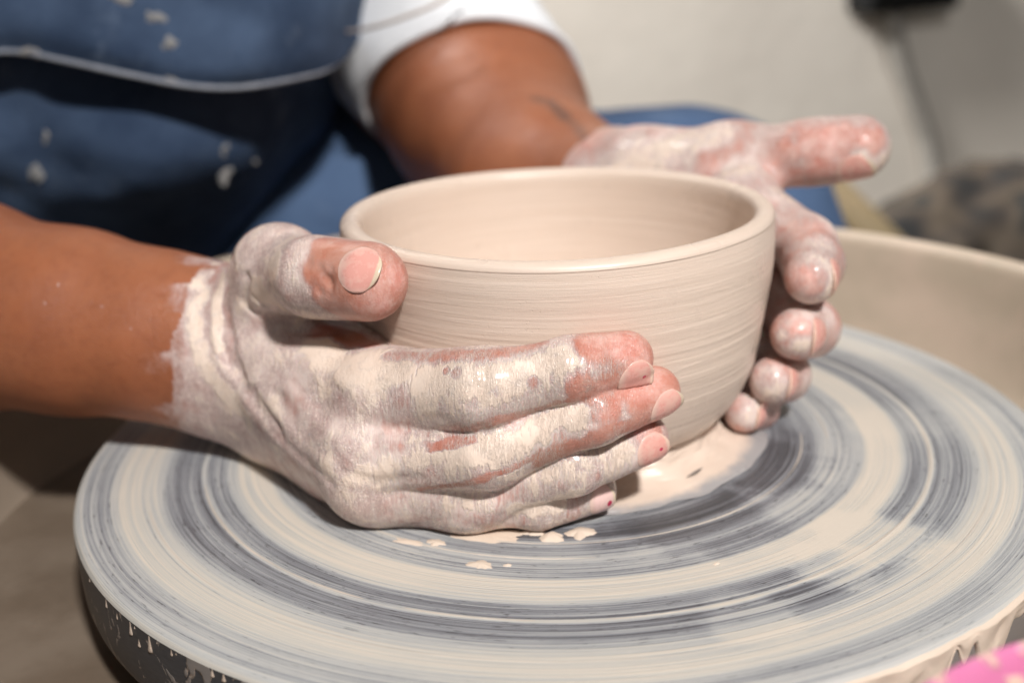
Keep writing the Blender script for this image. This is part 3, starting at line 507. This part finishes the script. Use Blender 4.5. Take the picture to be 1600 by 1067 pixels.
# ---- left hand (far side of the bowl)
def around(az, z, r, gap=0.):
    rr = bowl_r(min(max(z, .010), .0762))+r+gap; return np.array([rr*math.cos(R_(az)), rr*math.sin(R_(az)), z])
LF = {
 'index':  [(P_(1165, 318, 5.2), 11.5), (P_(1258, 385, 1.9), 10.6), (P_(1270, 412, .4), 9.8), (P_(1267, 433, -1.0), 8.7)],
 'middle': [(P_(1160, 400, 5.0), 11.0), (P_(1246, 500, 1.6), 10.2), (P_(1266, 512, .2), 9.4), (P_(1244, 522, -1.2), 8.5)],
 'ring':   [(P_(1140, 470, 5.0), 10.5), (P_(1205, 578, 1.6), 9.4), (P_(1224, 586, .3), 8.7), (P_(1207, 594, -1.1), 7.8)],
 'pinky':  [(P_(1110, 530, 5.0), 9.5), (P_(1155, 628, 1.4), 8.2), (P_(1182, 636, .2), 7.3), (P_(1163, 645, -1.0), 6.7)]}
LT = [(P_(1010, 275, 10.0), 17), (P_(1140, 250, 7.8), 13.6), (P_(1262, 239, 6.3), 11.5), (P_(1342, 233, 5.6), 10.6)]
LW = P_(960, 318, 12.2)
LFORE = [(P_(540, -140, 37), 62), (P_(685, 78, 33), 58), (P_(762, 184, 26), 50), (P_(842, 288, 17.5), 37), (LW, 29)]
def build_left():
    fd = Field((-.20, -.035, -.005), (.155, .44, .30), .0013); D = fd.full()
    def add(D, a, b, ra, rb, k, flat=None, m=.02):
        sl, d = fd.cone(a, b, ra/1000, rb/1000, flat, m); D[sl] = smin(D[sl], d, k)
    for (a, ra), (b, rb) in zip(LFORE[:-1], LFORE[1:]): add(D, a, b, ra, rb, .016)
    hb = [P_(1010, 330, 10.8), P_(1005, 365, 10.6), P_(1000, 400, 10.4), P_(995, 430, 10.0)]
    for p, f in zip(hb, LF):
        q, rq = LF[f][0]; add(D, LW, p, 22, 14, .014); add(D, p, q, 13, rq, .012)
    add(D, LW, LT[0][0], 23, LT[0][1], .014); add(D, LT[0][0], LT[1][0], LT[0][1], LT[1][1], .012)
    add(D, P_(1060, 290, 9.0), P_(1165, 310, 6.0), 13, 8.5, .012); PH = D; out = D.copy()
    for f, ch in LF.items():
        T = fd.full()
        for (a, ra), (b, rb) in zip(ch[:-1], ch[1:]): add(T, a, b, ra-.3, rb-.1, .004)
        out = np.minimum(out, smin(PH, T, .006))
    T = fd.full(); (q0, r0), (q1, r1), (q2, r2), (q3, r3) = LT
    add(T, q1, q2, r1-1, r2-.3, .006); add(T, q2, q3, r2-.6, r3-.2, .006); add(T, q2*.5+q3*.5+cU*.0006, q3+cU*.0018, r3+.1, r3-1.4, .006); out = np.minimum(out, smin(PH, T, .008))
    V, F = surface_nets(out, fd.lo, fd.h); return relax(V, F, 4), F
V, F = build_left(); PROJ = project(V)
wn = LT[0][0]-LFORE[3][0]; wn /= np.linalg.norm(wn); d2 = (V-P_(955, 255, 12)) @ wn + .002*vnoise(V, 90)
clay = np.where(d2 > 0, .44, 0.)+.20*vnoise(V, 60)*(d2 > 0)
S = line([(985, 245), (1060, 215), (1120, 200)], 30, .66)+[(1000, 255, 30, .74), (1050, 255, 30, .56), (1150, 255, 34, .62), (1120, 270, 26, .6), (1180, 240, 18, .42), (1205, 240, 26, .26), (1230, 215, 24, .16), (1260, 240, 40, .12), (1300, 255, 26, .14), (1250, 265, 16, .40), (1310, 215, 30, .14), (1350, 215, 26, .10), (1380, 212, 20, .12), (1340, 250, 16, .66), (1235, 210, 14, .42)]
S += [(1240, 350, 34, .34), (1290, 370, 24, .56), (1305, 420, 16, .66), (1265, 425, 24, .26), (1270, 460, 16, .2), (1240, 430, 12, .4), (1235, 520, 20, .28), (1262, 505, 14, .2), (1255, 545, 16, .72), (1290, 520, 16, .76), (1212, 525, 10, .66), (1220, 590, 20, .55), (1190, 590, 14, .4), (1170, 650, 20, .62), (1150, 625, 14, .35)]
clay = np.clip(paint(V, clay, S), 0, 1); clay[d2 <= 0] = 0
pink = paint(V, np.where(d2 > .002, .75, 0.), [(1290, 220, 60, 1.), (1265, 440, 40, 1.), (1250, 520, 40, 1.), (1215, 590, 30, .9)])
inkm = paint(V, np.zeros(len(V)), line([(842, 146), (866, 156), (886, 180), (908, 208)], 10, 1., .9)+line([(866, 152), (882, 168)], 13, .9, .8)+line([(880, 172), (900, 200)], 8, .8, .8), 1.5)*np.clip(.85+.5*vnoise(V, 260), 0, 1)
BODY.append((V, F, clay, pink, .35+0*clay, inkm)); LV = V
# ---- shoulders and upper arms under the clothes, coarse
def build_torso():
    fd = Field((-.62, .02, -.12), (.22, .75, .62), .008); D = fd.full()
    def add(a, b, ra, rb, k):
        sl, d = fd.cone(a, b, ra/1000, rb/1000, None, .06); D[sl] = smin(D[sl], d, k)
    a0 = FORE[1][0]; el = FORE[0][0]+np.array([-.10, .05, .01]); sh = np.array([-.36, .36, .40])
    add(a0, el, 43, 47, .02); add(el, sh, 47, 58, .03); sl_ = np.array([-.06, .48, .43]); add(LFORE[0][0], sl_, 58, 62, .03)
    add(sh+np.array([.09, .1, -.03]), sl_+np.array([-.07, .04, -.03]), 95, 95, .05); add(np.array([-.22, .50, .30]), np.array([-.2, .52, -.02]), 115, 125, .06)
    V, F = surface_nets(D, fd.lo, fd.h); return relax(V, F, 4), F
V, F = build_torso(); z0 = np.zeros(len(V)); BODY.append((V, F, z0, z0, z0, z0))
off = 0; Fa = []
for b in BODY: Fa.append(b[1]+off); off += len(b[0])
body = mesh("body", np.concatenate([b[0] for b in BODY]), np.concatenate(Fa), M_SKIN, person, attrs={'clay': np.concatenate([b[2] for b in BODY]), 'pink': np.concatenate([b[3] for b in BODY]), 'hairy': np.concatenate([b[4] for b in BODY]), 'ink': np.concatenate([b[5] for b in BODY])})
# ---- fingernails
def nail(BV, c, axis, nrm, r, ln, half, m, free=.0012):
    axis = axis/np.linalg.norm(axis); nrm = nrm-axis*(nrm @ axis); nrm /= np.linalg.norm(nrm); side = np.cross(axis, nrm); nu, nv = 24, 23
    near = BV[np.linalg.norm(BV-c, axis=1) < .022]; base = np.zeros((nu, nv, 3)); dirs = np.zeros((nu, nv, 3)); hh = np.full((nu, nv), np.nan); al = np.zeros((2, nu, nv)); ac = np.zeros((2, nu, nv))
    for i in range(nu):
        u = i/(nu-1)
        for j in range(nv):
            v = 2*j/(nv-1)-1; a = v*half*(1-.22*max(0, (.35-u)/.35)**2)*(1-.14*max(0, (u-.6)/.4)**1.5); d = nrm*math.cos(a)+side*math.sin(a)
            ext = -abs(v)**2.2*.24*ln*max(0, (u-.5)*2)+abs(v)**2.5*.24*ln*(1-u)
            p = c+axis*((u-.55)*ln+ext); w = near-p; t = w @ d; q = np.linalg.norm(w-t[:, None]*d, axis=1); k = (q < .0011) & (t < r*1.3) & (t > r*.3)
            if k.any(): hh[i, j] = t[k].max()
            base[i, j] = p; dirs[i, j] = d; al[:, i, j] = u; ac[:, i, j] = v
    for j in range(nv):                                                  # keep the plate going past the fingertip
        for i in range(nu):
            lim = hh[i-1, j]-.00022 if i and not np.isnan(hh[i-1, j]) else r*.95
            if np.isnan(hh[i, j]) or (i > nu*.6 and hh[i, j] < lim): hh[i, j] = lim
    for _ in range(6):
        g = np.pad(hh, 1, mode='edge'); hh = (g[:-2, 1:-1]+g[2:, 1:-1]+g[1:-1, :-2]+g[1:-1, 2:]+2*hh)/6
    U = np.linspace(0, 1, nu)[:, None]; Vv = np.abs(np.linspace(-1, 1, nv))[None]; lift = .00020*np.clip((U-.08)/.2, -1, 1)*(1-1.2*Vv**4)+.00004
    V = np.stack([base+dirs*(hh+lift)[..., None], base+dirs*(hh+lift-.00055)[..., None]]); n = nu*nv; idx = np.arange(n).reshape(nu, nv); per = np.concatenate([idx[0, :-1], idx[:-1, -1], idx[-1, :0:-1], idx[:0:-1, 0]]); p2 = np.roll(per, -1); G = grid_faces(nu, nv)
    return mesh("fingernail", V.reshape(-1, 3), np.concatenate([G[:, ::-1], G+n, np.stack([per, p2, p2+n, per+n], -1)]), m, body, attrs={'along': al.ravel(), 'across': ac.ravel()})
NB = srgb(212, 152, 140); NT = srgb(218, 198, 172)
M_NAIL = nail_material("fingernail_plain", NB, NT); M_NDOT = nail_material("fingernail_red_fleck", NB, srgb(226, 190, 170), (.70, -.1, .004, .4)); M_NDOT2 = nail_material("fingernail_red_chip", srgb(226, 190, 182), NT, (.75, .15, .012, .25))
M_NFAR = nail_material('fingernail_far', NB, srgb(222, 184, 164))
up = cU; vw = -cF
def fn(BV, ch, du, dv, ln, half, m, sh=0., rt=0.):
    q2, q3 = ch[2][0], ch[3][0]; ax = (q3-q2)/np.linalg.norm(q3-q2); nail(BV, q3+ax*sh, ax, vw*dv+up*du+cR*rt, ch[3][1]/1000, ln, half, m)
fn(RV, RF['index'], -1.25, 1, .0112, .80, M_NDOT, .0010); fn(RV, RF['middle'], -.95, 1, .0118, .82, M_NAIL, .0009); fn(RV, RF['ring'], -.70, 1, .0110, .85, M_NDOT, .0008); fn(RV, RF['pinky'], -.6, 1, .0084, .85, M_NDOT2, .0008); fn(RV, RT, .28, 1, .0128, .70, M_NAIL, .0052)
fn(LV, LF['index'], -.35, 1, .0112, .82, M_NFAR, .0004, .5); fn(LV, LF['middle'], -.2, 1, .0112, .85, M_NFAR, .0004, .1); fn(LV, LF['ring'], -.2, 1, .0095, .8, M_NFAR, .0004, .3); fn(LV, LF['pinky'], -.2, 1, .008, .8, M_NFAR, .0004, .3); fn(LV, LT, -.85, .5, .0140, .75, M_NAIL, .0005)
# ---- clothing
K = lambda row: [Wy(px, py, y/100) for px, py, y in row]
S1 = subdiv_net([K([(-520, -420, 33), (-250, -420, 30), (0, -420, 28), (200, -420, 28), (400, -420, 29), (560, -400, 33), (640, -380, 38)]),
                 K([(-520, -200, 29), (-250, -200, 25), (0, -200, 23), (200, -200, 22.5), (400, -200, 24), (555, -200, 29), (625, -180, 35)]),
                 K([(-520, -20, 25), (-250, -30, 21), (0, -40, 19), (200, -20, 18.3), (400, -20, 20), (540, -40, 25), (600, -70, 32)]),
                 K([(-520, 60, 23.5), (-250, 40, 19.5), (0, 35, 17.4), (200, 75, 16.6), (380, 90, 18.3), (520, 55, 23.5), (590, -15, 31)]),
                 K([(-520, 100, 24), (-250, 70, 20), (0, 78, 17.6), (200, 115, 16.8), (390, 133, 18.8), (530, 95, 24), (583, 10, 31.5)])], 60, 90)
S1 = S1+np.stack([0*S1[..., 0], .010*vnoise(S1, 17)+.004*vnoise(S1, 44), .002*vnoise(S1, 30)], -1)
apron = sheet("apron_bib", S1, M_APRON, person, .004)
S2 = subdiv_net([K([(-520, 40, 26.5), (-250, 40, 22.5), (0, 30, 20.2), (200, 60, 19.8), (380, 70, 22), (500, 60, 28), (590, 30, 35)]),
                 K([(-520, 180, 25.5), (-250, 170, 21.8), (0, 150, 19.6), (200, 170, 19.3), (380, 190, 21.8), (470, 190, 28), (535, 180, 34)]),
                 K([(-520, 260, 25), (-250, 240, 21), (0, 240, 19.2), (200, 250, 18.8), (350, 255, 21), (430, 245, 26), (490, 230, 33)]),
                 K([(-520, 340, 27), (-250, 310, 22.5), (0, 310, 21), (200, 320, 20.5), (320, 318, 23), (390, 315, 27), (440, 290, 33)]),
                 K([(-520, 460, 33), (-250, 430, 30), (0, 420, 28), (200, 420, 27.5), (300, 400, 28), (350, 380, 31), (400, 335, 35)])], 60, 90)
S2 = S2+np.stack([0*S2[..., 0], .011*vnoise(S2, 16)+.005*vnoise(S2, 40), .002*vnoise(S2, 30)], -1)
sheet("apron_lap", S2, M_APRON, person, .004)
# hem piping along the lower edge of the bib
hem = S1[-1]+np.array([0, -.0028, -.0005]); Vh, Fh = tube(hem, .0012, 10); mesh("hem_piping", Vh, Fh, M_STITCH, person)
# clay splashes on the apron
def blob(name, S, px, py, wx, wy, m, parent):
    Sf = S.reshape(-1, 3); uv, z = project(Sf); i = np.hypot(uv[:, 0]-px, uv[:, 1]-py).argmin(); c = Sf[i]-cF*.0035; sx, sy = wx*z[i]/FPX, wy*z[i]/FPX; nr, na = 6, 22; V = []
    for k in range(nr+1):
        for j in range(na):
            t = k/nr; q = 2*math.pi*j/na; wob = 1+.30*math.sin(2*q+px)+.22*math.sin(3*q+py)+.18*math.sin(5*q+2*px); V.append(c+cR*sx*t*math.cos(q)*wob+cU*sy*t*math.sin(q)*wob-cF*.0007*math.sqrt(max(0, 1-t*t))+cF*.0022*t)
    idx = np.arange(len(V)).reshape(nr+1, na); i2 = np.roll(idx, -1, 1); mesh(name, V, np.stack([idx[:-1], i2[:-1], i2[1:], idx[1:]], -1).reshape(-1, 4), m, parent)
M_SPL = plain("dried_clay", (.20, .20, .20), (.30, .28, .26), 200, .8)
for px, py, wx, wy, s in ((270, 72, 14, 11, S1), (240, 33, 14, 14, S1), (52, 112, 18, 12, S1), (265, 128, 10, 10, S1), (58, 262, 9, 26, S2), (70, 215, 6, 14, S2), (350, 265, 14, 18, S2), (352, 238, 7, 12, S2), (180, -2, 30, 9, S1), (392, 250, 8, 8, S2)): blob("clay_splash", s, px, py, wx, wy, M_SPL, person)
# jeans leg (thigh to knee and shin) behind the bowl
def build_leg():
    fd = Field((-.40, .14, -.55), (.36, .66, .16), .006); D = fd.full()
    def add(a, b, ra, rb, k):
        sl, d = fd.cone(a, b, ra/1000, rb/1000, None, .05); D[sl] = smin(D[sl], d, k)
    kn = P_(1095, 400, 35); hip = P_(430, 352, 38.5); add(hip, kn, 95, 80, .03); add(kn, kn+np.array([.05, .02, -.45]), 74, 60, .03); add(kn-cU*0, kn+np.array([.012, -.01, -.02]), 80, 78, .03)
    kn2 = np.array([-.40, .30, -.13]); add(np.array([-.28, .50, -.05]), kn2, 92, 80, .03)
    V, F = surface_nets(D, fd.lo, fd.h); V = relax(V, F, 5); nn = normals(V, F); return V+nn*(.005*vnoise(V, 16)+.0025*vnoise(V, 45))[:, None], F
V, F = build_leg(); mesh("jeans", V, F, M_JEANS, person)
# shirt sleeve: wide cotton tube round the left elbow, with hem and seam
A0 = np.array(P_(420, -330, 40)); A1 = np.array(P_(600, -50, 36)); A2 = np.array(P_(768, 184, 25.9))
ax = spline([A0, A1, A2], 30); T = np.gradient(ax, axis=0); T /= np.linalg.norm(T, axis=1)[:, None]; SV = []
for i, (p, t) in enumerate(zip(ax, T)):
    s = cR-t*(cR @ t); s /= np.linalg.norm(s); b = np.cross(t, s); q = np.linspace(0, 2*np.pi, 80); k = i/29; rad = .080-.0258*k+(.004*np.sin(3*q+4*k)+.002*np.sin(7*q+9*k))*(1-.7*k)
    sh_ = ((np.cos(q)[:, None]*s+np.sin(q)[:, None]*b) @ (-cR*.78-cU*.63)+1)/2*k**3*.046
    SV.append(p-sh_[:, None]*t+np.cos(q)[:, None]*s*rad[:, None]+np.sin(q)[:, None]*b*rad[:, None])
SV = np.array(SV); sheet("shirt_sleeve", SV, M_SHIRT, person, .002)
Vh, Fh = tube(SV[-1], .0022, 8); mesh("sleeve_hem", Vh, Fh, M_SHIRT, person)
M_SEAM = plain("brown_cord", (.46, .38, .32), (.54, .46, .40), 100, .8)
P = spline([P_(525, 52, 25.2), P_(570, 46, 23), P_(630, 28, 21.6), P_(690, 2, 21.4), P_(740, -40, 22)], 30); Vh, Fh = tube(P, .0010, 8); mesh("neck_cord", Vh, Fh, M_SEAM, person)
# ================================================================== room
def slab(name, P, Nn, m, lbl=None):
    o = mesh(name, *P, m, None, False); tag(o, kind='structure'); return o
def box(lo, hi):
    x0, y0, z0 = lo; x1, y1, z1 = hi
    return [(x0, y0, z0), (x1, y0, z0), (x1, y1, z0), (x0, y1, z0), (x0, y0, z1), (x1, y0, z1), (x1, y1, z1), (x0, y1, z1)], [[0, 3, 2, 1], [4, 5, 6, 7], [0, 1, 5, 4], [1, 2, 6, 5], [2, 3, 7, 6], [3, 0, 4, 7]]
o = mesh("floor", *box((-3, -1.5, -.70), (4, 5, -.62)), M_FLOOR, None, False); tag(o, kind='structure')
WA = math.radians(24); wd = np.array([math.cos(WA), math.sin(WA), 0]); wn_ = np.array([-math.sin(WA), math.cos(WA), 0]); wp = np.array([0, 1.15, 0])
Vb, Fb = box((-2.5, 0, -.62), (4, .1, 2.2)); Vb = [wp+wd*v[0]+wn_*v[1]+np.array([0, 0, v[2]]) for v in Vb]; o = mesh("wall", Vb, Fb, M_WALL, None, False); tag(o, kind='structure')
def on_wall(px, py, off=0.):
    v = ray(px, py); t = ((wp-wn_*off-cC) @ wn_)/(v @ wn_); return cC+v*t
def bevel_box(c, ax, hx, hy, hz, r, m, name, parent):
    ux, uy = ax; V = []; n = 6
    prof = []
    for (sx, sy, a0) in ((1, 1, 0), (-1, 1, 90), (-1, -1, 180), (1, -1, 270)):
        for k in range(n): q = R_(a0+90*k/(n-1)); prof.append((sx*(hx-r)+r*math.cos(q), sy*(hz-r)+r*math.sin(q)))
    for dy, s in ((-hy, .94), (-hy+r*.6, 1), (hy, 1)):
        for x, z in prof: V.append(c+ux*x*s+uy*dy+np.array([0, 0, z*s]))
    k = len(prof); F = [[i*k+j, i*k+(j+1) % k, (i+1)*k+(j+1) % k, (i+1)*k+j] for i in range(2) for j in range(k)]+[list(range(k))[::-1], list(range(2*k, 3*k))]
    return mesh(name, V, F, m, parent)
c = on_wall(1417, -52, .025); plug = empty("power_adapter", c); tag(plug, "black power adapter plugged into the wall with a grey cable hanging down", "power adapter")
hw = np.linalg.norm(on_wall(1488, 20, .025)-on_wall(1346, 20, .025))/2; bevel_box(c, (wd, wn_), hw, .024, hw*.75, .008, M_BLACK, "adapter_body", plug)
Pc = spline([on_wall(1392, 10, .02), on_wall(1402, 80, .02), on_wall(1428, 160, .016), on_wall(1450, 230, .014), on_wall(1456, 300, .014), on_wall(1444, 380, .014), on_wall(1440, 520, .014)], 40); Vq, Fq = tube(Pc, .0135, 14); mesh("cable", Vq, Fq, M_CABLE, plug)
for dx in (-.012, .012): bevel_box(c+wd*dx+wn_*.02+np.array([0, 0, .0]), (wd, wn_), .003, .006, .002, .001, M_CABLE, "prong", plug)
# dark sack and a timber offcut beyond the pan
def lumpy(name, lbl, cat, parts, m, h, amp):
    lo = np.min([np.minimum(a, b)-r-.03 for a, b, r in parts], 0); hi = np.max([np.maximum(a, b)+r+.03 for a, b, r in parts], 0); fd = Field(lo, hi, h); D = fd.full()
    for a, b, r in parts: sl, d = fd.cone(a, b, r, r, None, .05); D[sl] = smin(D[sl], d, .03)
    V, F = surface_nets(D, fd.lo, h); V = relax(V, F, 4); V = V+normals(V, F)*(amp*vnoise(V, 24)+amp*.5*vnoise(V, 60))[:, None]; b0 = np.array([V[:, 0].mean(), V[:, 1].mean(), V[:, 2].min()]); o = mesh(name, V, F, m, None, base=b0); return tag(o, lbl, cat)
mk, nt, b = mat("camouflage_cloth"); n = N(nt); o_ = n.obj(); n.put(b.inputs['Base Color'], n.ramp(n.noise(o_, 13, 2, .5), [(.40, (.006, .006, .006)), (.48, (.028, .020, .014)), (.56, (.055, .04, .026)), (.64, (.010, .010, .009))])); b.inputs['Roughness'].default_value = .9
q = lambda px, py, y: Wy(px, py, y)
sk = [(q(1440, 420, .78), q(1560, 400, .80), .075), (q(1560, 380, .82), q(1700, 370, .84), .085), (q(1420, 460, .76), q(1440, 700, .76), .07), (q(1560, 470, .8), q(1580, 900, .8), .10), (q(1700, 430, .84), q(1720, 900, .84), .10)]
sk = [(np.array(a), np.array(bb)*np.array([1, 1, 0])+np.array([0, 0, max(bb[2], -.50)]) if i < 2 else np.array([bb[0], bb[1], -.52]), r) for i, (a, bb, r) in enumerate(sk)]
lumpy("cloth_sack", "dark blotchy cloth sack slumped behind the splash pan", "sack", sk, mk, .010, .012)
M_WOOD = plain("yellow_timber", (.22, .165, .085), (.27, .20, .11), 18, .6)
a, b2 = q(1290, 290, .62), q(1372, 372, .60); d = (b2-a)/np.linalg.norm(b2-a); low = b2+d*.22
s_ = np.cross(d, cF); s_ /= np.linalg.norm(s_); e_ = np.cross(d, s_); V = [];
for p in (a, a+d*.002, low-d*.002, low):
    k = .012 if (p is a or p is low) else .0135
    for u, v in ((-1, -.5), (-.9, -.6), (.9, -.6), (1, -.5), (1, .5), (.9, .6), (-.9, .6), (-1, .5)): V.append(p+s_*k*u+e_*k*v)
Fw = [[i*8+j, i*8+(j+1) % 8, (i+1)*8+(j+1) % 8, (i+1)*8+j] for i in range(3) for j in range(8)]+[list(range(8))[::-1], list(range(24, 32))]
o = mesh("timber_stick", V, Fw, M_WOOD, None, base=low); tag(o, "yellow timber stick leaning behind the knee and the splash pan", "stick")
# pink tub at the near right corner
mp, nt, b = mat("pink_plastic"); n = N(nt); o_ = n.obj(); sp = n.step(n.noise(o_, 80, 3, .55, .6), .50, .60); n.put(b.inputs['Base Color'], n.mix(n.math('MULTIPLY', sp, .85), n.mix(n.noise(o_, 60, 2), srgb(205, 105, 150), srgb(222, 140, 178)), srgb(232, 205, 178))); b.inputs['Roughness'].default_value = .35
n.L(n.bump(sp, .0008, .8), b.inputs['Normal'])
zt = .036; e1, e2 = Wz(1432, 1067, zt), Wz(1600, 992, zt); dd = (e2-e1)/np.linalg.norm(e2-e1); nd = np.array([dd[1], -dd[0], 0]); tr = .075; hc = np.linalg.norm(e2-e1)/2; tc = (e1+e2)/2+nd*math.sqrt(tr*tr-hc*hc); TB = -.0700
tub = empty("water_tub", (tc[0], tc[1], TB)); tag(tub, "pink plastic tub spattered with clay at the near edge of the wheel", "tub")
pr = [(.0, TB+.004), (tr*.80, TB+.004), (tr*.86, TB+.008), (tr*.94, zt-.02), (tr*.96, zt-.006), (tr*.99, zt-.001), (tr, zt-.003), (tr*1.005, zt-.009), (tr*.985, zt-.012), (tr*.97, zt-.02), (tr*.88, TB+.004), (tr*.84, TB+.0005), (.0, TB+.0005)]
V, F = lathe(spline(pr, 90), 120, tc[0], tc[1]); mesh("tub_body", V, F, mp, tub)

Vd, Fd = box((-.31, -.40, -.10), (.31, .25, -.0705)); mesh("wheel_table", Vd, Fd, plain("dark_grey_metal", (.07, .07, .07), (.10, .10, .10), 30, .5), bpy.data.objects["potters_wheel"], False)
